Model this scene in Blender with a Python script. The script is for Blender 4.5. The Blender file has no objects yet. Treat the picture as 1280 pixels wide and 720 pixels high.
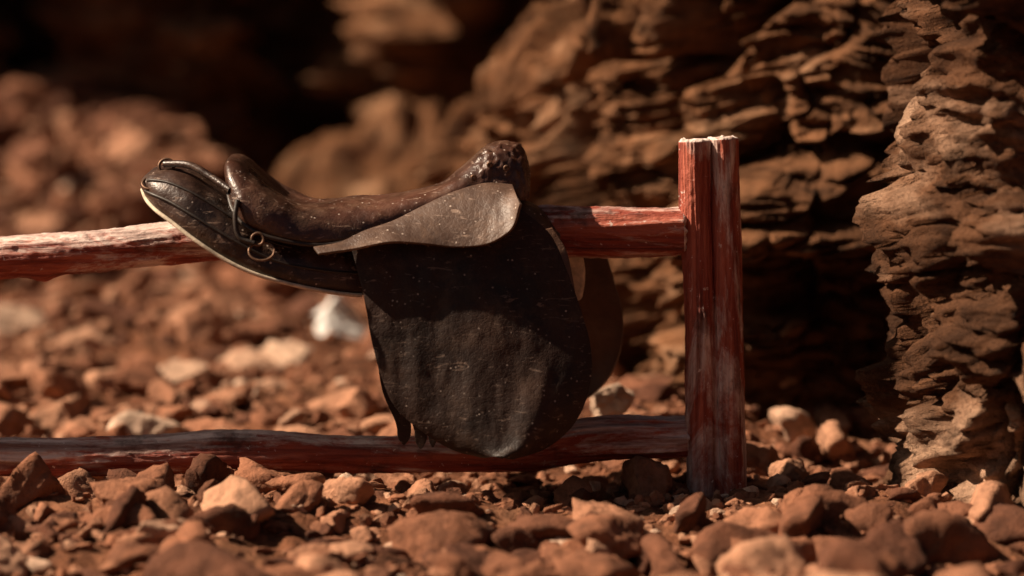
import bpy, bmesh, math, numpy as np
from mathutils import Vector
rng=np.random.default_rng(7)
# ---------------------------------------------------------------- scene/camera
sc=bpy.context.scene
sc.view_settings.view_transform='Standard'
sc.view_settings.look='None'
sc.view_settings.exposure=0
D=3.36; K=900.0; PITCH=math.radians(5)
tgt=np.array([0,0,0.289]); fwd=np.array([0,math.cos(PITCH),-math.sin(PITCH)]); upv=np.array([0,math.sin(PITCH),math.cos(PITCH)])
cpos=tgt-fwd*D
cam=bpy.data.cameras.new("camera"); camo=bpy.data.objects.new("camera",cam); sc.collection.objects.link(camo)
camo.location=cpos; camo.rotation_euler=(math.pi/2-PITCH,0,0)
cam.sensor_width=36; cam.lens=36*D/(1280/K); cam.clip_end=1000; cam.clip_start=0.05
cam.dof.use_dof=True; cam.dof.focus_distance=D-0.06; cam.dof.aperture_fstop=1.45
sc.camera=camo
def T(u,v,y=0.0):
    """plan measurement (sketch units on the fence plane) -> world point at depth y"""
    d=fwd*D+np.array([1,0,0])*((u-640)/K)+upv*((360-v)/K)
    t=(y-cpos[1])/d[1]
    return cpos+d*t
# ---------------------------------------------------------------- light
sun_dir=np.array([-0.72,0.0,0.63]); sun_dir/=np.linalg.norm(sun_dir)
sl=bpy.data.lights.new("sun",'SUN'); sl.energy=9.5; sl.angle=math.radians(0.5); sl.color=(1,0.80,0.60)
so=bpy.data.objects.new("sun",sl); sc.collection.objects.link(so)
so.rotation_euler=Vector(sun_dir).to_track_quat('Z','Y').to_euler(); so.location=(-3,-1,5)
w=bpy.data.worlds.new("World"); sc.world=w; w.use_nodes=True
nt=w.node_tree; sky=nt.nodes.new('ShaderNodeTexSky'); sky.sky_type='NISHITA'; sky.sun_disc=False
sky.sun_elevation=math.asin(sun_dir[2]); sky.sun_rotation=math.atan2(sun_dir[0],sun_dir[1]); sky.dust_density=7
nt.links.new(sky.outputs[0],nt.nodes['Background'].inputs[0]); nt.nodes['Background'].inputs[1].default_value=0.028
# ---------------------------------------------------------------- noise
PERM=np.tile(rng.permutation(256),3); G=rng.normal(size=(256,3)); G/=np.linalg.norm(G,axis=1)[:,None]
def h3(i):
    a=i&255
    return PERM[PERM[PERM[a[...,0]]+a[...,1]]+a[...,2]]
def perlin(p):
    i=np.floor(p).astype(int); f=p-i; u=f*f*f*(f*(f*6-15)+10); r=0
    for dx in (0,1):
        wx=u[:,0] if dx else 1-u[:,0]
        for dy in (0,1):
            wy=u[:,1] if dy else 1-u[:,1]
            for dz in (0,1):
                wz=u[:,2] if dz else 1-u[:,2]
                o=np.array([dx,dy,dz]); g=G[h3(i+o)]
                r=r+wx*wy*wz*((g*(f-o)).sum(1))
    return r*1.6
def fbm(p,o=5,g=0.5,ridge=False):
    s=0;a=1.0;q=p.copy()
    for k in range(o):
        n=perlin(q)
        if ridge: n=1-2*np.abs(n)*1.4
        s=s+a*n; a*=g; q=q*2.03+17.3
    return s
def worley(p):
    """F1,F2, per-cell random, per-cell tilted facet value"""
    i=np.floor(p).astype(int); f=p-i
    f1=np.full(len(p),9.0); f2=f1.copy(); idc=np.zeros(len(p),int); vec=np.zeros((len(p),3))
    for dx in (-1,0,1):
        for dy in (-1,0,1):
            for dz in (-1,0,1):
                o=np.array([dx,dy,dz]); h=h3(i+o)
                c=np.stack([PERM[h],PERM[h+50],PERM[h+100]],1)/255.0
                dv=c+o-f; d=np.sqrt((dv**2).sum(1))
                m=d<f1
                f2=np.where(m,f1,np.minimum(f2,d)); idc=np.where(m,h,idc); vec=np.where(m[:,None],dv,vec); f1=np.where(m,d,f1)
    return f1,f2,(PERM[idc+7]/255.0),(vec*G[idc]).sum(1)
def sstep(a,b,x):
    t=np.clip((x-a)/(b-a),0,1); return t*t*(3-2*t)
# ---------------------------------------------------------------- mesh helpers
def mesh_obj(name,V,F,mat=None,smooth=True,parent=None,mi=None):
    me=bpy.data.meshes.new(name); V=np.asarray(V,dtype=np.float32); F=np.asarray(F,dtype=np.int32)
    n=F.shape[1]
    me.vertices.add(len(V)); me.vertices.foreach_set('co',V.ravel())
    me.loops.add(F.size); me.loops.foreach_set('vertex_index',F.ravel())
    me.polygons.add(len(F)); me.polygons.foreach_set('loop_start',np.arange(0,F.size,n,dtype=np.int32))
    sm=np.full(len(F),smooth) if isinstance(smooth,bool) else smooth
    me.polygons.foreach_set('use_smooth',sm)
    for m in (mat if isinstance(mat,(list,tuple)) else [mat]):
        if m: me.materials.append(m)
    if mi is not None: me.polygons.foreach_set('material_index',np.asarray(mi,dtype=np.int32))
    me.update(calc_edges=True)
    ob=bpy.data.objects.new(name,me); sc.collection.objects.link(ob)
    if parent: ob.parent=parent
    return ob
def grid_faces(nu,nv,closed=False):
    i=np.arange(nu-1)[:,None]; m=nv if closed else nv-1; j=np.arange(m)[None,:]; j2=(j+1)%nv
    return np.stack([(i*nv+j),(i*nv+j2),((i+1)*nv+j2),((i+1)*nv+j)],-1).reshape(-1,4)
def spline(P,n):
    P=np.asarray(P,float); d=np.r_[0,np.cumsum(np.linalg.norm(np.diff(P[:, :min(3,P.shape[1])],axis=0),axis=1))]
    t=np.linspace(0,d[-1],n); Q=np.zeros((n,P.shape[1]))
    m=np.gradient(P,d,axis=0)
    k=np.clip(np.searchsorted(d,t,side='right')-1,0,len(d)-2); h=(d[k+1]-d[k]); s=((t-d[k])/h)
    h00=2*s**3-3*s**2+1;h10=s**3-2*s**2+s;h01=-2*s**3+3*s**2;h11=s**3-s**2
    return h00[:,None]*P[k]+(h10*h)[:,None]*m[k]+h01[:,None]*P[k+1]+(h11*h)[:,None]*m[k+1]
# ---------------------------------------------------------------- materials
def newmat(name):
    m=bpy.data.materials.new(name); m.use_nodes=True; nt=m.node_tree; b=nt.nodes['Principled BSDF']
    return m,nt,b
def noise(nt,vec,scale,detail=6,rough=0.6,dist=0.0):
    n=nt.nodes.new('ShaderNodeTexNoise'); n.inputs['Scale'].default_value=scale; n.inputs['Detail'].default_value=detail
    n.inputs['Roughness'].default_value=rough; n.inputs['Distortion'].default_value=dist
    nt.links.new(vec,n.inputs['Vector']); return n.outputs['Fac']
def mapping(nt,sc_):
    tc=nt.nodes.new('ShaderNodeTexCoord'); m=nt.nodes.new('ShaderNodeMapping'); m.inputs['Scale'].default_value=sc_
    nt.links.new(tc.outputs['Object'],m.inputs['Vector']); return m.outputs[0]
def ramp(nt,fac,stops):
    r=nt.nodes.new('ShaderNodeValToRGB'); e=r.color_ramp.elements
    while len(e)<len(stops): e.new(0.5)
    for k,(p,c) in enumerate(stops):
        e[k].position=p; e[k].color=(*c,1) if len(c)==3 else c
    nt.links.new(fac,r.inputs[0]); return r.outputs[0]
def mix(nt,fac,a,b,mode='MIX'):
    m=nt.nodes.new('ShaderNodeMix'); m.data_type='RGBA'; m.blend_type=mode
    if isinstance(fac,float): m.inputs[0].default_value=fac
    else: nt.links.new(fac,m.inputs[0])
    for k,x in ((6,a),(7,b)):
        if isinstance(x,tuple): m.inputs[k].default_value=(*x,1)
        else: nt.links.new(x,m.inputs[k])
    return m.outputs[2]
def math_(nt,op,a,b=0.0,clamp=False):
    m=nt.nodes.new('ShaderNodeMath'); m.operation=op; m.use_clamp=clamp
    for k,x in ((0,a),(1,b)):
        if isinstance(x,(float,int)): m.inputs[k].default_value=x
        else: nt.links.new(x,m.inputs[k])
    return m.outputs[0]
def bump(nt,b,h,strength,dist,prev=None):
    n=nt.nodes.new('ShaderNodeBump'); n.inputs['Strength'].default_value=strength; n.inputs['Distance'].default_value=dist
    nt.links.new(h,n.inputs['Height'])
    if prev: nt.links.new(prev,n.inputs['Normal'])
    nt.links.new(n.outputs[0],b.inputs['Normal']); return n.outputs[0]
BW=lambda v:(v,v,v)
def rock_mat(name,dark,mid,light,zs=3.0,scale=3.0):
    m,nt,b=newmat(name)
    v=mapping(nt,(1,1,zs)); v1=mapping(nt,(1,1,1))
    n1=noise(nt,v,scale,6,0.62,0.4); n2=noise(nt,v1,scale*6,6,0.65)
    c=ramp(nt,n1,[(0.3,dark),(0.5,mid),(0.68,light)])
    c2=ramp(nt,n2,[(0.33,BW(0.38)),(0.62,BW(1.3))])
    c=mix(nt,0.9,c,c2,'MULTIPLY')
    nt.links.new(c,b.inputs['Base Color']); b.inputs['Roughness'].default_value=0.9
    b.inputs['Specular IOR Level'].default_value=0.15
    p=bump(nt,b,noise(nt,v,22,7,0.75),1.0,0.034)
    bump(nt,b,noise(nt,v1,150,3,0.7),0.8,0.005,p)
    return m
M_cliff=rock_mat("cliff_rock",(0.09,0.038,0.017),(0.28,0.125,0.058),(0.50,0.28,0.16),2.5,3.0)
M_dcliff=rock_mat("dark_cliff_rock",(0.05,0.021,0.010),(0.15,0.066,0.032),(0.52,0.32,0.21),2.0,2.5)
M_ground=rock_mat("red_earth",(0.10,0.038,0.019),(0.25,0.10,0.050),(0.40,0.19,0.105),1.0,4.0)
def stone_mat():
    m,nt,b=newmat("rubble_stone")
    at=nt.nodes.new('ShaderNodeAttribute'); at.attribute_name='tint'; 
    v1=mapping(nt,(1,1,1))
    n2=noise(nt,v1,30,6,0.65)
    c=ramp(nt,at.outputs['Fac'],[(0.0,(0.12,0.046,0.025)),(0.35,(0.29,0.120,0.064)),(0.7,(0.46,0.24,0.145)),(0.93,(0.62,0.43,0.31)),(1.0,(0.85,0.82,0.78))])
    c=mix(nt,0.9,c,ramp(nt,n2,[(0.32,BW(0.45)),(0.62,BW(1.2))]),'MULTIPLY')
    nt.links.new(c,b.inputs['Base Color']); b.inputs['Roughness'].default_value=0.88; b.inputs['Specular IOR Level'].default_value=0.2
    p=bump(nt,b,noise(nt,v1,55,6,0.7),1.0,0.010); bump(nt,b,noise(nt,v1,300,3,0.7),0.5,0.0015,p)
    return m
M_stone=stone_mat()
def wood_mat(name,axis):
    m,nt,b=newmat(name)
    s=[30,30,30]; s[axis]=1.6; v=mapping(nt,tuple(s)); s2=[9,9,9]; s2[axis]=2.6; v2=mapping(nt,tuple(s2)); v1=mapping(nt,(1,1,1))
    g=noise(nt,v,2.2,6,0.65,0.6); p=noise(nt,v2,1.3,8,0.72,0.8); d=noise(nt,v1,14,6,0.65)
    c=ramp(nt,g,[(0.3,(0.07,0.017,0.012)),(0.45,(0.27,0.050,0.030)),(0.62,(0.46,0.13,0.080))])
    worn_sunlit=ramp(nt,g,[(0.33,(0.24,0.11,0.08)),(0.6,(0.80,0.65,0.58))])
    # peeled, bleached patches; rail tops also painted paler as sunlit highlights
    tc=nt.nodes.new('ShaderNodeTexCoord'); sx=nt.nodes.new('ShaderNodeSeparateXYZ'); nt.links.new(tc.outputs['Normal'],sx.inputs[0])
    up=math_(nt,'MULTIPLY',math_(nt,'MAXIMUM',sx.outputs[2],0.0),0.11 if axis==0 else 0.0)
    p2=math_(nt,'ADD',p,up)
    c=mix(nt,ramp(nt,p2,[(0.51,BW(0)),(0.60,BW(0.9))]),c,worn_sunlit)
    c=mix(nt,ramp(nt,d,[(0.56,BW(0)),(0.71,BW(0.85))]),c,(0.045,0.019,0.014))
    fl=ramp(nt,noise(nt,v1,75,4,0.7),[(0.64,BW(0)),(0.68,BW(0.8))])
    c=mix(nt,fl,c,(0.72,0.58,0.52))
    nt.links.new(c,b.inputs['Base Color']); b.inputs['Roughness'].default_value=0.65; b.inputs['Specular IOR Level'].default_value=0.3
    q=bump(nt,b,g,1.0,0.006); q=bump(nt,b,p,0.9,0.009,q); bump(nt,b,noise(nt,v1,220,4,0.7),0.6,0.0015,q)
    return m
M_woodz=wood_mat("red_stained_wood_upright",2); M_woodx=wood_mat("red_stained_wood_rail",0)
def cut_mat():
    m,nt,b=newmat("sawn_wood_end"); v=mapping(nt,(1,1,1))
    c=ramp(nt,noise(nt,v,90,5,0.6),[(0.35,(0.45,0.30,0.25)),(0.6,(0.80,0.68,0.62))]); nt.links.new(c,b.inputs['Base Color']); b.inputs['Roughness'].default_value=0.85
    bump(nt,b,noise(nt,v,160,5,0.7),0.8,0.004); return m
M_cut=cut_mat()
def leather(name,dark,light,dust=0.5,speck=0.0,rough=0.42,spec=0.5):
    m,nt,b=newmat(name); v=mapping(nt,(1,1,1)); 
    n=noise(nt,v,9,6,0.62,0.3); f=noise(nt,v,60,5,0.7)
    c=ramp(nt,n,[(0.35,dark),(0.68,light)])
    dm=math_(nt,'MULTIPLY',ramp(nt,noise(nt,v,16,8,0.75),[(0.5,BW(0)),(0.75,BW(1))]),dust)
    c=mix(nt,dm,c,(0.26,0.155,0.10))
    if speck>0:
        vo=nt.nodes.new('ShaderNodeTexVoronoi'); vo.inputs['Scale'].default_value=120; nt.links.new(v,vo.inputs['Vector'])
        s=ramp(nt,vo.outputs['Distance'],[(0.08,BW(1)),(0.2,BW(0))])
        gate=ramp(nt,noise(nt,v,40,4,0.6),[(0.52,BW(0)),(0.60,BW(1))])
        c=mix(nt,math_(nt,'MULTIPLY',math_(nt,'MULTIPLY',s,gate),speck),c,(0.65,0.53,0.45))
        v3=mapping(nt,(30,60,120)); sc2=ramp(nt,noise(nt,v3,1.0,5,0.6,1.5),[(0.61,BW(0)),(0.69,BW(1))])
        c=mix(nt,math_(nt,'MULTIPLY',sc2,speck*0.6),c,(0.36,0.25,0.19))
    nt.links.new(c,b.inputs['Base Color'])
    r=nt.nodes.new('ShaderNodeMapRange'); nt.links.new(n,r.inputs[0]); r.inputs[1].default_value=0.3; r.inputs[2].default_value=0.7; r.inputs[3].default_value=rough-0.08; r.inputs[4].default_value=rough+0.22
    nt.links.new(r.outputs[0],b.inputs['Roughness']); b.inputs['Specular IOR Level'].default_value=spec
    p=bump(nt,b,n,0.5,0.01); p=bump(nt,b,f,0.45,0.0018,p)
    vo=nt.nodes.new('ShaderNodeTexVoronoi'); vo.feature='DISTANCE_TO_EDGE'; vo.inputs['Scale'].default_value=160; nt.links.new(v,vo.inputs['Vector'])
    bump(nt,b,ramp(nt,vo.outputs['Distance'],[(0.0,BW(0)),(0.12,BW(1))]),0.3,0.0005,p)
    return m
M_seat=leather("seat_leather",(0.014,0.007,0.005),(0.10,0.036,0.019),0.5,1.0,0.28,0.55)
M_skirt=leather("skirt_leather",(0.045,0.024,0.016),(0.12,0.066,0.043),0.6,1.0,0.42)
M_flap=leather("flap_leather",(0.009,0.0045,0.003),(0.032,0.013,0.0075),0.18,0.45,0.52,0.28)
M_panel=leather("panel_leather",(0.013,0.007,0.005),(0.05,0.022,0.014),0.4,0.9,0.30)
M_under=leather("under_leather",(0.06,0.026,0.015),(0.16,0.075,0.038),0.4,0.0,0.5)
def simple(name,col,rough,metal=0.0,sc_=60):
    m,nt,b=newmat(name); v=mapping(nt,(1,1,1))
    c=ramp(nt,noise(nt,v,sc_,6,0.65),[(0.35,tuple(x*0.5 for x in col)),(0.65,col)]); nt.links.new(c,b.inputs['Base Color'])
    b.inputs['Roughness'].default_value=rough; b.inputs['Metallic'].default_value=metal
    bump(nt,b,noise(nt,v,200,5,0.7),0.5,0.001); return m
M_cream=simple("cream_lining",(0.72,0.60,0.45),0.85)
M_metal=simple("rusty_metal",(0.16,0.085,0.05),0.5,0.6)
M_thread=simple("dark_piping",(0.03,0.018,0.012),0.5)
# ---------------------------------------------------------------- ground
def gh(x,y):
    p=np.stack([x,y,np.zeros_like(x)],1)
    base=0.045*np.clip(y-0.3,0,8)
    front=-0.03*sstep(0.0,1.0,-y)
    b=0.05*fbm(p*1.7,4)+0.018*fbm(p*7+3,4)
    near=np.exp(-((x-0.28)**2+(y)**2)/0.06)
    far=1-sstep(8,20,np.hypot(x,y))*0.5
    mound=0.36*sstep(2.2,3.9,y)*sstep(-0.60,-1.0,x)
    return (base+front+mound)+b*(1-0.8*near)*far
def axis(lo,hi,step,out,n):
    mid=np.arange(lo,hi,step); g=np.geomspace(step,out,n)
    return np.r_[lo-g[::-1],mid,mid[-1]+g]
gx=axis(-1.3,1.0,0.009,90,60); gy=axis(-1.0,2.0,0.011,90,60)
X,Y=np.meshgrid(gx,gy,indexing='ij'); x=X.ravel(); y=Y.ravel(); z=gh(x,y)
p=np.stack([x,y,z],1); z=z+0.007*fbm(p*28,3,0.6)
mesh_obj("ground",np.stack([x,y,z],1),grid_faces(len(gx),len(gy))[:,::-1],M_ground)
# ---------------------------------------------------------------- cliffs
def cliff(name,plan,z0,ns,nz,amp=1.0,lean=0.0,freq=1.0,seed=0.0,carve=None,mat=None,over=0.0,rough=1.0,col=0.6,colamp=0.16):
    """plan rows: x,y,top height ; face runs up to the top, then folds back as a ledge"""
    Q=spline(plan,ns); Pn=Q[:,:2]; zt=Q[:,2]
    tg=np.gradient(Pn,axis=0); tg/=np.linalg.norm(tg,axis=1)[:,None]
    nn=np.stack([tg[:,1],-tg[:,0]],1)
    k=max(3,ns//18); ker=np.hanning(k); ker/=ker.sum(); pad=np.pad(nn,((k,k),(0,0)),mode='edge')
    nn=np.stack([np.convolve(pad[:,a],ker,'same')[k:-k] for a in (0,1)],1); nn/=np.linalg.norm(nn,axis=1)[:,None]
    tt=np.linspace(0,1,nz); a=0.85
    B=np.zeros((ns,nz,3)); up=np.clip(tt/a,0,1); inn=np.clip((tt-a)/(1-a),0,1)*0.6
    B[:,:,2]=z0+(zt[:,None]-z0)*up[None,:]+0.25*inn[None,:]
    hz=np.maximum(0,B[:,:,2])
    off=inn[None,:]+lean*hz
    B[:,:,0]=Pn[:,0][:,None]-nn[:,0][:,None]*off; B[:,:,1]=Pn[:,1][:,None]-nn[:,1][:,None]*off
    b=B.reshape(-1,3); tb=sstep(a-0.05,a+0.05,tt)
    n3=np.zeros((ns,nz,3)); n3[:,:,:2]=nn[:,None,:]*(1-tb)[None,:,None]; n3[:,:,2]=tb[None,:]
    n3/=np.linalg.norm(n3,axis=2)[:,:,None]; n3=n3.reshape(-1,3)
    q=b*freq+seed
    wq=q+0.06*np.stack([perlin(q*3+5),perlin(q*3+9),perlin(q*3+21)],1)+0.010*np.stack([fbm(q*13+5,2),fbm(q*13+9,2),fbm(q*13+21,2)],1)
    f1,f2,c,t1=worley(wq*np.array([4.0,4.0,2.1])); g1,g2,c2,t2=worley(wq*np.array([8,8,12.0])+11); k1,k2,c3,t3=worley(wq*np.array([17,17,36.0])+23)
    crack=sstep(0,0.09,f2-f1); crack2=sstep(0,0.06,g2-g1)
    d=colamp*fbm(q*np.array([1.7,1.7,col])+4,2)+0.16*(c-0.5)+0.12*t1-0.09*(1-crack)+0.062*(c2-0.5)+0.060*t2-0.016*(1-crack2)+(0.022*(c3-0.5)+0.020*t3)*rough
    h=wq[:,2]*8+0.9*perlin(q*np.array([2,2,1.5])+31); i=np.floor(h); f=h-i
    pr=(np.sin(i*12.9898)*43758.5453)%1; pr2=(np.sin((i+1)*12.9898)*43758.5453)%1
    prof=pr+(pr2-pr)*sstep(0.93,1.0,f)
    d+= (0.075*prof+0.012*f)*(0.3+0.9*sstep(-0.4,0.5,perlin(q*2.1+60)))
    h=wq[:,2]*30+1.2*fbm(q*np.array([3,3,3])+70,3); f=h-np.floor(h)
    d+=0.021*(f**1.5-sstep(0.88,1,f)*1.0)*sstep(-0.35,0.15,perlin(q*3+90))*rough
    d+=0.015*rough*fbm(q*np.array([7,7,14])+2,5,0.66)
    d=d*amp/freq
    if carve is not None: d=d+carve(b)
    P=b+n3*d[:,None]; P[:,2]+= (0.02*fbm(q*4+40,3))*amp-over*d
    return mesh_obj(name,P,grid_faces(ns,nz),mat or M_cliff)
cliff("cliff_or_added_shade_wall",[(-0.55,3.4,0.18),(-0.35,2.7,0.30),(-0.18,2.1,0.42),(-0.02,1.5,0.56),(0.10,1.05,0.62),(0.22,0.78,0.66),(0.34,0.60,0.90),(0.50,0.52,1.3),(0.9,0.60,1.6),(1.7,0.8,1.8)],-0.15,900,500,1.0,0.12,
      carve=lambda b:-0.16*np.exp(-((b[:,0]-0.50)/0.13)**2)*sstep(0.36,0.22,b[:,2]),seed=0.0,over=0.2)
cliff("cliff_or_added_shade_wall",[(0.86,1.0,1.6),(0.74,0.55,1.6),(0.66,0.20,1.6),(0.585,-0.08,1.6),(0.62,-0.26,1.6),(0.71,-0.28,1.6),(0.90,0.08,1.7),(1.3,0.7,1.8),(2.4,1.3,1.8),(4.5,0.9,1.6)],-0.2,600,420,0.65,0.0,freq=1.1,seed=6.1,mat=M_dcliff,over=0.2,colamp=0.06)
cliff("cliff_or_added_shade_wall",[(-16,2.0,5),(-7,4.4,5),(-3.6,4.3,5),(-2.2,4.0,5),(-1.85,3.7,5),(-1.6,4.4,5),(-1.2,4.3,5),(-0.85,3.6,5),(-0.64,3.7,5),(-0.62,4.6,5),(-0.36,4.6,5),(-0.31,3.5,5),(-0.14,3.3,5),(0.3,3.6,5),(1.2,3.4,5),(2,3.6,5),(6,4.5,5),(14,2.5,5)],-0.2,900,330,1.2,0.03,freq=0.6,seed=9.1,mat=M_cliff,col=0.2,colamp=0.3)
# added wall, unseen to the left, shaped to shade the upper-left background
cliff("cliff_or_added_shade_wall",[(-3.8,6.0,1.9),(-3.4,4.6,2.3),(-3.2,3.9,1.6),(-3.2,3.3,2.1),(-3.3,2.8,1.8),(-3.7,2.2,1.6),(-5,1.6,1.5)][::-1],-0.2,260,200,0.8,0.05,seed=13.7,mat=M_dcliff)
# ---------------------------------------------------------------- rubble
def ico(n):
    bm=bmesh.new(); bmesh.ops.create_icosphere(bm,subdivisions=n,radius=1); V=np.array([v.co[:] for v in bm.verts]); F=np.array([[v.index for v in f.verts] for f in bm.faces]); bm.free()
    V/=np.linalg.norm(V,axis=1)[:,None]; return V,F
ICO={n:ico(n) for n in (2,3,4,5)}
def proto(n,seed):
    r=np.random.default_rng(seed); V,F=ICO[n]
    pn=r.normal(size=(10,3)); pn/=np.linalg.norm(pn,axis=1)[:,None]; hh=r.uniform(0.4,1.0,10)
    dt=V@pn.T; rad=np.where(dt>0.05,hh/np.maximum(dt,0.05),9).min(1); rad=np.minimum(rad,1.45)
    P=V*rad[:,None]*np.array([1,r.uniform(0.55,0.95),r.uniform(0.35,0.75)])
    P=P+V*(0.08*fbm(P*2.6+seed,4,0.64))[:,None]
    return P
PROT={n:[proto(n,100*n+k) for k in range(16)] for n in (2,3,4,5)}
def place(items,name):
    VV=[];FF=[];TT=[];SM=[];o=0
    for (lv,k,pos,s,rz,tilt,tint) in items:
        P=PROT[lv][k%16]*s; ca,sa=math.cos(rz),math.sin(rz); ct,st=math.cos(tilt),math.sin(tilt)
        P=P@np.array([[1,0,0],[0,ct,-st],[0,st,ct]]).T@np.array([[ca,-sa,0],[sa,ca,0],[0,0,1]]).T+pos
        VV.append(P); FF.append(ICO[lv][1]+o); TT.append(np.full(len(P),tint)); o+=len(P); SM.append(np.full(len(ICO[lv][1]),lv>3))
    ob=mesh_obj(name,np.concatenate(VV),np.concatenate(FF),M_stone,smooth=np.concatenate(SM))
    a=ob.data.attributes.new('tint','FLOAT','POINT'); a.data.foreach_set('value',np.concatenate(TT).astype(np.float32))
    return ob
items=[]
def scatter(n,xr,yr,s0,s1,lv,pw=2.2,sink=0.25,tm=0.36):
    xs=rng.uniform(*xr,n); ys=rng.uniform(*yr,n); zs=gh(xs,ys); ss=s0+(s1-s0)*rng.uniform(0,1,n)**pw
    for a,b_,c,s in zip(xs,ys,zs,ss):
        if abs(b_)<0.05+s and 0.2<a<0.36 and s>0.02: continue
        if abs(a+0.34)<0.08 and 0.7<b_<1.65 and s>0.02: continue
        items.append((lv,int(rng.integers(16)),np.array([a,b_,c+s*(0.45-sink)]),s,rng.uniform(0,6.28),rng.normal()*0.5,float(np.clip(rng.normal(tm,0.26),0,0.93))))
scatter(850,(-1.2,0.9),(-0.9,0.7),0.012,0.052,4,2.2)
scatter(110,(-0.8,0.8),(-0.85,-0.3),0.03,0.066,4,1.2,0.4,tm=0.18)
scatter(7000,(-1.4,1.0),(-1.0,1.0),0.004,0.017,2,1.4)
scatter(1700,(-2.2,1.0),(0.5,3.6),0.02,0.085,3,1.8,tm=0.42)
scatter(3200,(-2.2,1.0),(0.6,3.8),0.010,0.03,2,1.4)
scatter(400,(-2.6,-0.6),(2.4,4.2),0.03,0.12,3,1.8,tm=0.2)
scatter(260,(-4,3),(-2.3,-0.9),0.015,0.07,3,2.2)
def stone(u,v,y,s,k,rz,tint,tilt=0.1,lv=5):
    P=T(u,v,y); items.append((lv,k,P,s,rz,tilt,tint))
stone(440,612,0.22,0.085,3,0.2,0.75); stone(760,500,0.30,0.060,1,0.6,0.93); stone(418,415,1.5,0.08,0,1.0,1.0,0.9); stone(420,388,1.58,0.06,4,0.3,1.0,1.2)
stone(320,676,-0.30,0.06,6,0.4,0.5); stone(560,697,-0.34,0.055,7,1.9,0.6,0.3); stone(375,660,-0.25,0.035,8,0.7,0.8)
stone(590,710,-0.4,0.035,9,0.2,0.85); stone(1000,718,-0.35,0.06,2,0.5,0.45); stone(1020,666,-0.15,0.05,10,1.1,0.5)
stone(495,697,-0.35,0.03,11,1.6,0.8); stone(700,707,-0.38,0.035,12,0.3,0.9); stone(860,672,-0.14,0.045,4,0.3,0.1); stone(950,658,-0.10,0.04,13,0.3,0.35)
stone(1080,620,-0.15,0.045,0,0.9,0.5); stone(80,688,-0.3,0.05,6,2.2,0.55); stone(210,520,0.9,0.08,5,1.2,0.7); stone(310,490,1.2,0.08,2,0.2,0.8)
place(items,"rubble_stones")
# ---------------------------------------------------------------- fence
def tube(name,pts,mat,parent,nl=360,na=72,knots=(),rough=1.0,seed=0.0,wob=0.0):
    """pts: rows x,y,z,r"""
    S=spline(np.array(pts,float),nl); C=S[:,:3]; R=S[:,3]
    L=np.r_[0,np.cumsum(np.linalg.norm(np.diff(C,axis=0),axis=1))]
    if wob>0:
        q=np.stack([L*5,L*0+seed,L*0],1); C[:,2]+=wob*perlin(q); C[:,1]+=wob*perlin(q+40)
    tg=np.gradient(C,axis=0); tg/=np.linalg.norm(tg,axis=1)[:,None]
    ref=np.array([0,1,0]) ; a=np.cross(tg,ref); a/=np.linalg.norm(a,axis=1)[:,None]; b=np.cross(tg,a)
    th=np.linspace(0,2*np.pi,na,endpoint=False)
    LL,TH=np.meshgrid(L,th,indexing='ij'); q=np.stack([np.cos(TH).ravel()*1.0,np.sin(TH).ravel()*1.0,LL.ravel()],1)
    dr=0.13*perlin(q*np.array([1.2,1.2,6])+seed)+rough*0.06*fbm(q*np.array([4.5,4.5,6])+seed+7,4,0.6)+rough*0.045*fbm(q*np.array([11,11,4])+seed+3,3,0.6)+rough*0.035*fbm(q*np.array([6,6,60])+seed+1,3,0.6)
    dr=dr.reshape(LL.shape)
    for (kl,kt,ka,kw) in knots:
        dth=np.angle(np.exp(1j*(TH-kt))); dr+=ka*np.exp(-((LL-kl)/kw)**2-(dth/(kw/0.03*1.1))**2)
    RR=R[:,None]*(1+dr)
    P=C[:,None,:]+a[:,None,:]*(RR*np.cos(TH))[:,:,None]+b[:,None,:]*(RR*np.sin(TH))[:,:,None]
    V=[P.reshape(-1,3)]; F=[grid_faces(nl,na,True)]; mi=[np.zeros(len(F[0]))]; o=nl*na
    for e,row in ((0,0),(1,nl-1)):
        sgn=-1 if e==0 else 1
        prev=row*na+np.arange(na)
        for fr in (0.93,0.6,0.3,0.02):
            ring=C[row]+(P[row]-C[row])*fr
            ring=ring+sgn*tg[row]*(0.0025+0.0045*perlin(ring*120+seed))[:,None]
            V.append(ring); cur=o+np.arange(na); o+=na
            F.append(np.stack([prev,np.roll(prev,-1),np.roll(cur,-1),cur],1)); mi.append(np.ones(na)); prev=cur
    return mesh_obj(name,np.concatenate(V),np.concatenate(F),[mat,M_cut],parent=parent,mi=np.concatenate(mi))
def empty(name):
    e=bpy.data.objects.new(name,None); sc.collection.objects.link(e); return e
fence=empty("wooden_fence")
def pr(u,v,y,r): 
    a=T(u,v,y); return (*a,r/K)
def below(u,v,y,r):
    a=T(u,v,y); return (a[0],a[1],-0.35,r/K)
y0=-0.012
tube("post_pole_1",[below(880,620,y0,20),pr(879,620,y0,20),pr(877,500,y0,20),pr(874,350,y0,19.5),pr(871,260,y0,19.5),pr(869,177,y0,20)],M_woodz,fence,420,96,knots=[(0.53,4.7,0.26,0.012),(0.73,4.4,0.2,0.012),(0.62,3.6,0.2,0.01)],seed=1)
tube("post_pole_2",[below(914,620,y0,20),pr(913,620,y0,19),pr(911,500,y0,19),pr(909,350,y0,18),pr(907,260,y0,18),pr(904,174,y0,19)],M_woodz,fence,420,96,knots=[(0.55,4.7,0.24,0.010),(0.80,4.9,0.2,0.012)],seed=14)
L0=T(-900,345,0); L1=T(-900,585,0)
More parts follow.
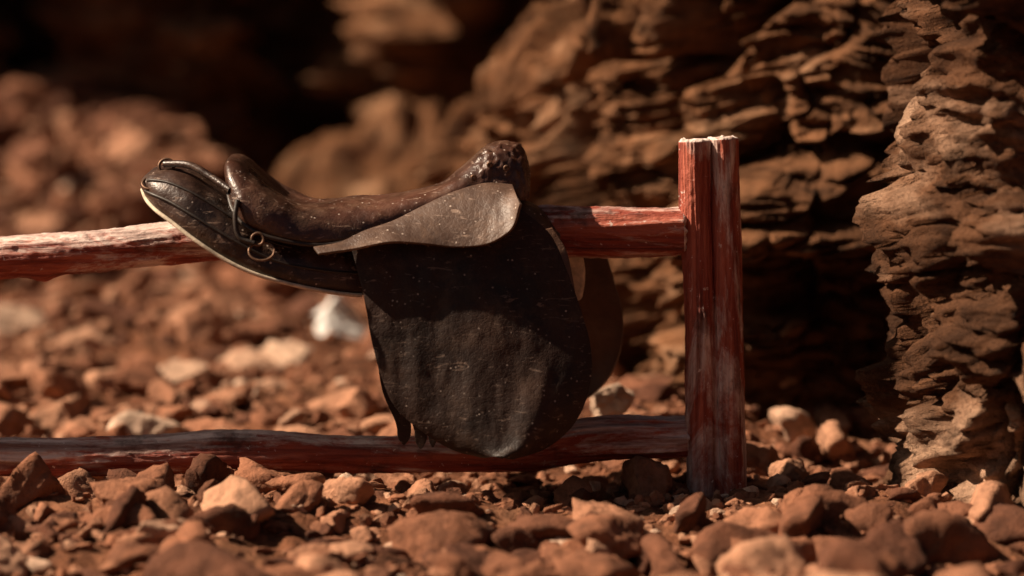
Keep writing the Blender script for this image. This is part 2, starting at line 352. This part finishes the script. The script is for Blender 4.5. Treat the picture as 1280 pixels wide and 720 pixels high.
tube("upper_rail",[(*L0,0.031),pr(-400,338,0,28),pr(0,322,0,26),pr(130,312,0,26),pr(260,299,0.0,26),pr(450,294,0.0,28),pr(660,288,0.0,29),pr(760,291,0.0,31),pr(853,288,0.0,31)],M_woodx,fence,900,80,knots=[(1.06,3.2,0.3,0.018),(1.5,2.2,0.2,0.015),(1.78,3.5,0.25,0.012)],seed=23,wob=0.003)
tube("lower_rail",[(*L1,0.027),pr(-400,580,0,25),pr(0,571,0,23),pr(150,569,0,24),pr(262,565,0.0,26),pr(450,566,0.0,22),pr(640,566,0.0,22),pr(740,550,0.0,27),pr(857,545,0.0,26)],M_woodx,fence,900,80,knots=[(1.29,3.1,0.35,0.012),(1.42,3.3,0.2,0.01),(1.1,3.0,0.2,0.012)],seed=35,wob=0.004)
for k,(dx) in enumerate((0,0.043)):
    tube("end_post_pole_%d"%(k+1),[(L0[0]-0.04-dx,0,-0.35,0.022),(L0[0]-0.045-dx,0,0.2,0.021),(L0[0]-0.04-dx,0,0.50,0.020)],M_woodz,fence,120,48,seed=44+k)
# ---------------------------------------------------------------- saddle
sad=empty("horse_saddle")
def solidify(ob,th,off=0.0):
    m=ob.modifiers.new("thick",'SOLIDIFY'); m.thickness=th; m.offset=off
    b=ob.modifiers.new("bev",'BEVEL'); b.width=th*0.3; b.segments=2; b.limit_method='ANGLE'; b.angle_limit=math.radians(50)
def loft_arch(name,st,mat,chan=None,ns=130,na=72,pw=0.62,dip=None,lumps=0.0025,seed=0.0,ypow=1.0,rumple=None):
    S=spline(np.array(st,float),ns)
    V=np.zeros((ns,na*2 if chan else na,3)); RU=np.zeros((ns,na*2 if chan else na))
    for i,(u,vt,vb,wd) in enumerate(S):
        wd=max(wd,0.004); c=T(u,vt,0); e=T(u,vb,-wd)
        th=np.linspace(-np.pi/2,np.pi/2,na)
        y=wd*np.sign(np.sin(th))*np.abs(np.sin(th))**ypow; cz=np.abs(np.cos(th))**pw; z=e[2]+(c[2]-e[2])*cz
        x=e[0]+(c[0]-e[0])*cz
        if dip: z-=dip(u)*np.abs(np.cos(th))**3
        V[i,:na]=np.stack([x,y,z],1)
        if rumple: RU[i,:]=rumple(u)
        if chan:
            zc=max(e[2]+0.0005,chan); zc=min(zc,c[2]-0.006); cw=0.038; t=np.linspace(np.pi/2,-np.pi/2,na)
            f=np.sin(t); yy=np.where(np.abs(f)>0.6,np.sign(f)*(cw+(wd-0.004-cw)*(np.abs(f)-0.6)/0.4) if wd>cw+0.006 else f*wd*0.8, f/0.6*cw if wd>cw+0.006 else f*wd*0.8)
            zi=np.where(np.abs(f)<0.62,zc,e[2]-0.002*np.sin((np.abs(f)-0.6)/0.4*np.pi)); zi=np.minimum(zi,c[2]-0.006)
            V[i,na:]=np.stack([np.full(na,e[0]),yy,zi],1)
    P=V.reshape(-1,3)
    P=P+np.stack([np.zeros(len(P)),lumps*fbm(P*18+seed,3),lumps*fbm(P*16+9+seed,3)],1)
    if rumple:
        r=RU.ravel()[:,None]; P=P+r*0.0022*np.stack([fbm(P*60+k*9,3,0.6,True) for k in range(3)],1)
    m=na*2 if chan else na
    P=P.reshape(ns,m,3); c0=P[0].mean(0); c1=P[-1].mean(0)
    F=grid_faces(ns,m,True); capv=[P.reshape(-1,3)];F2=[F];o=ns*m
    for row,c in ((0,c0),(ns-1,c1)):
        ring=c+(P[row]-c)*0.02; capv.append(ring); a=row*m+np.arange(m); b=o+np.arange(m); o+=m
        F2.append(np.stack([a,np.roll(a,-1),np.roll(b,-1),b],1))
    return mesh_obj(name,np.concatenate(capv),np.concatenate(F2),mat,parent=sad)
rail_top=T(400,266,0)[2]+0.004
seat_st=[(283,212,222,.03),(285,198,240,.085),(291,188,262,.115),(304,187,280,.13),(322,197,291,.135),(350,216,300,.135),(390,235,306,.125),(430,241,303,.115),(470,243,290,.105),(510,239,272,.09),(545,229,258,.08),(572,212,250,.07),(590,196,246,.064),(606,184,244,.060),(622,178,245,.058),(638,178,247,.055),(650,184,250,.052),(658,202,250,.045),(661,222,240,.03)]
loft_arch("seat",seat_st,M_seat,dip=lambda u:0.024*math.exp(-((u-360)/60)**2),pw=0.7,seed=2,ns=200,rumple=lambda u:float(sstep(585,612,np.array(u)))*0.8)
panel_st=[(178,228,236,.03),(182,219,247,.06),(192,210,259,.085),(215,205,277,.105),(245,212,300,.12),(275,228,320,.125),(310,252,338,.128),(350,280,351,.125),(400,290,362,.115),(450,292,368,.100),(520,285,362,.085),(600,262,350,.08),(650,250,340,.07),(680,262,335,.06),(700,285,325,.045)]
loft_arch("panel",panel_st,M_panel,chan=rail_top,pw=0.55,seed=8,ypow=0.8)
def patch(name,A,B,yf,mat,th=0.005,nu=90,nv=90,wr=0.004,seed=0.0,mirror=False,shift=(0,0,0)):
    a=spline(np.array(A,float),nu); b=spline(np.array(B,float),nu)
    V=np.zeros((nu,nv,3))
    for i in range(nu):
        for j in range(nv):
            t=j/(nv-1); s=i/(nu-1); uv=a[i]*(1-t)+b[i]*t; V[i,j]=T(uv[0],uv[1],yf(s,t))
    P=V.reshape(-1,3); P[:,1]+=wr*fbm(P*np.array([14,0,7])+seed,4,0.5)
    if mirror: P[:,1]*=-1
    P=P+np.array(shift)
    ob=mesh_obj(name,P,grid_faces(nu,nv),mat,parent=sad); solidify(ob,th); return ob
flL=[(438,306),(449,345),(457,380),(466,430),(477,470),(494,508),(528,538),(565,560),(602,570)]
flR=[(650,262),(686,292),(708,338),(726,390),(738,438),(735,488),(716,530),(683,558),(640,572)]
def flap_y(s,t): return -(0.124-0.03*t*(1-s)+0.040*math.sin(min(1,s*1.25)*math.pi/2)+0.022*s*s-0.035*(2*t-1)**2*(0.2+0.6*s))-0.014*math.exp(-((t-0.75)/0.16)**2)*float(sstep(0.45,0.8,np.array(s)))
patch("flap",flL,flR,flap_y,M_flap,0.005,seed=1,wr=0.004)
# far flap: top edge kept below the skirt line so it hangs behind the rail
flL2=[(438,322),(449,352)]+flL[2:]; flR2=[(655,292),(686,304)]+flR[2:]
patch("far_flap",flL2,flR2,flap_y,M_under,0.005,mirror=True,shift=(0.055,0,0.02),seed=5)
uL=[(470,330),(478,380),(486,430),(494,480),(510,515),(530,538),(560,545)]
uR=[(690,285),(706,310),(716,350),(722,400),(720,450),(700,500),(660,530)]
patch("sweat_flap",uL,uR,lambda s,t:-(0.075+0.035*math.sin(min(1,s*1.25)*math.pi/2)-0.015*(2*t-1)**2),M_under,0.006,seed=9,wr=0.002)
patch("far_lining",[(600,300),(620,340),(650,400)],[(725,308),(731,340),(727,374)],lambda s,t:0.06+0.03*s-0.05*t,M_cream,0.01,30,30,seed=4)
skA=[(392,310),(425,304),(455,290),(490,278),(530,258),(570,240),(610,230),(640,232)]
skB=[(398,318),(440,312),(490,303),(530,305),(575,309),(615,303),(640,286),(651,255)]
def sk_y(s,t): 
    w0=0.130-0.065*s; return -(w0+ (0.142-w0)*t**0.8)
patch("skirt",skA,skB,sk_y,M_skirt,0.004,seed=12,wr=0.0025)
for k,(a,b,wd) in enumerate([((478,430),(505,556),9),((500,440),(526,561),8),((526,450),(541,559),6)]):
    u0,v0=a;u1,v1=b
    A=[(u0-wd,v0),((u0+u1)/2-wd-3,(v0+v1)/2),(u1-wd,v1-22),(u1-wd*0.8,v1-8),(u1-1,v1)]
    B=[(u0+wd,v0),((u0+u1)/2+wd-3,(v0+v1)/2),(u1+wd,v1-22),(u1+wd*0.8,v1-8),(u1+1,v1)]
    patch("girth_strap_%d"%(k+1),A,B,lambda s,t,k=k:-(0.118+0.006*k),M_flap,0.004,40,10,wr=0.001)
def cord(name,pts,r,mat,cyc=False):
    cu=bpy.data.curves.new(name,'CURVE'); cu.dimensions='3D'; sp=cu.splines.new('POLY'); 
    Q=spline(np.array(pts),max(40,len(pts)*10)) if not cyc else np.array(pts); sp.points.add(len(Q)-1)
    for k,q in enumerate(Q): sp.points[k].co=(*q,1)
    sp.use_cyclic_u=cyc; cu.bevel_depth=r; cu.bevel_resolution=3; cu.materials.append(mat)
    o=bpy.data.objects.new(name,cu); sc.collection.objects.link(o); o.parent=sad; return o
PS=spline(np.array(panel_st,float),60)
cord("panel_welt",[T(u,vb+1,-wd-0.001) for u,vt,vb,wd in PS[:34]],0.0028,M_cream)
SS=spline(np.array(seat_st,float),70)
cord("seat_piping",[T(u,vb,-wd-0.001) for u,vt,vb,wd in SS[2:60]],0.0028,M_thread)
def mid(S,f,grow=0.003,rng_=(0,60)):
    out=[]
    for u,vt,vb,wd in S[rng_[0]:rng_[1]]:
        c=T(u,vt,0); e=T(u,vb,-wd); cz=f; sn=math.sqrt(max(0,1-(f**(1/0.55))**2))
        out.append((e[0]+(c[0]-e[0])*cz, -(wd*sn**0.8)-grow, e[2]+(c[2]-e[2])*cz))
    return out
cord("panel_seam",mid(PS,0.38,0.001,(2,34)),0.0020,M_thread)
cord("panel_seam_upper",mid(PS,0.72,0.001,(3,26)),0.0018,M_thread)
def ring(name,c,r,rr,tilt=0.3,sq=1.0):
    pts=[]
    for k in range(40):
        a=2*math.pi*k/40; pts.append((c[0]+r*math.cos(a),c[1]+r*math.sin(a)*math.sin(tilt),c[2]+sq*r*math.sin(a)*math.cos(tilt)))
    return cord(name,pts,rr,M_metal,True)
ring("rear_dee",T(189,229,-0.07),0.012,0.0018,0.9); ring("rear_staple",T(208,208,-0.05),0.010,0.0022,0.2)
ring("side_dee",T(327,314,-0.142),0.017,0.0017,0.35,0.75); ring("side_dee_upper",T(322,299,-0.140),0.008,0.002,0.2)
cord("cantle_strap",[T(297,250,-0.13),T(294,272,-0.136),T(300,297,-0.139),T(318,304,-0.141)],0.0035,M_thread)
cord("rear_buckle_strap",[T(206,205,-0.05),T(235,206,-0.07),T(265,222,-0.09),T(288,238,-0.11)],0.005,M_panel)
for k,(u,v,yy) in enumerate([(612,206,-0.055),(633,210,-0.06),(592,222,-0.068)]):
    ring("pommel_nail_%d"%(k+1),T(u,v,yy),0.0025,0.002,0.0)
print("done")
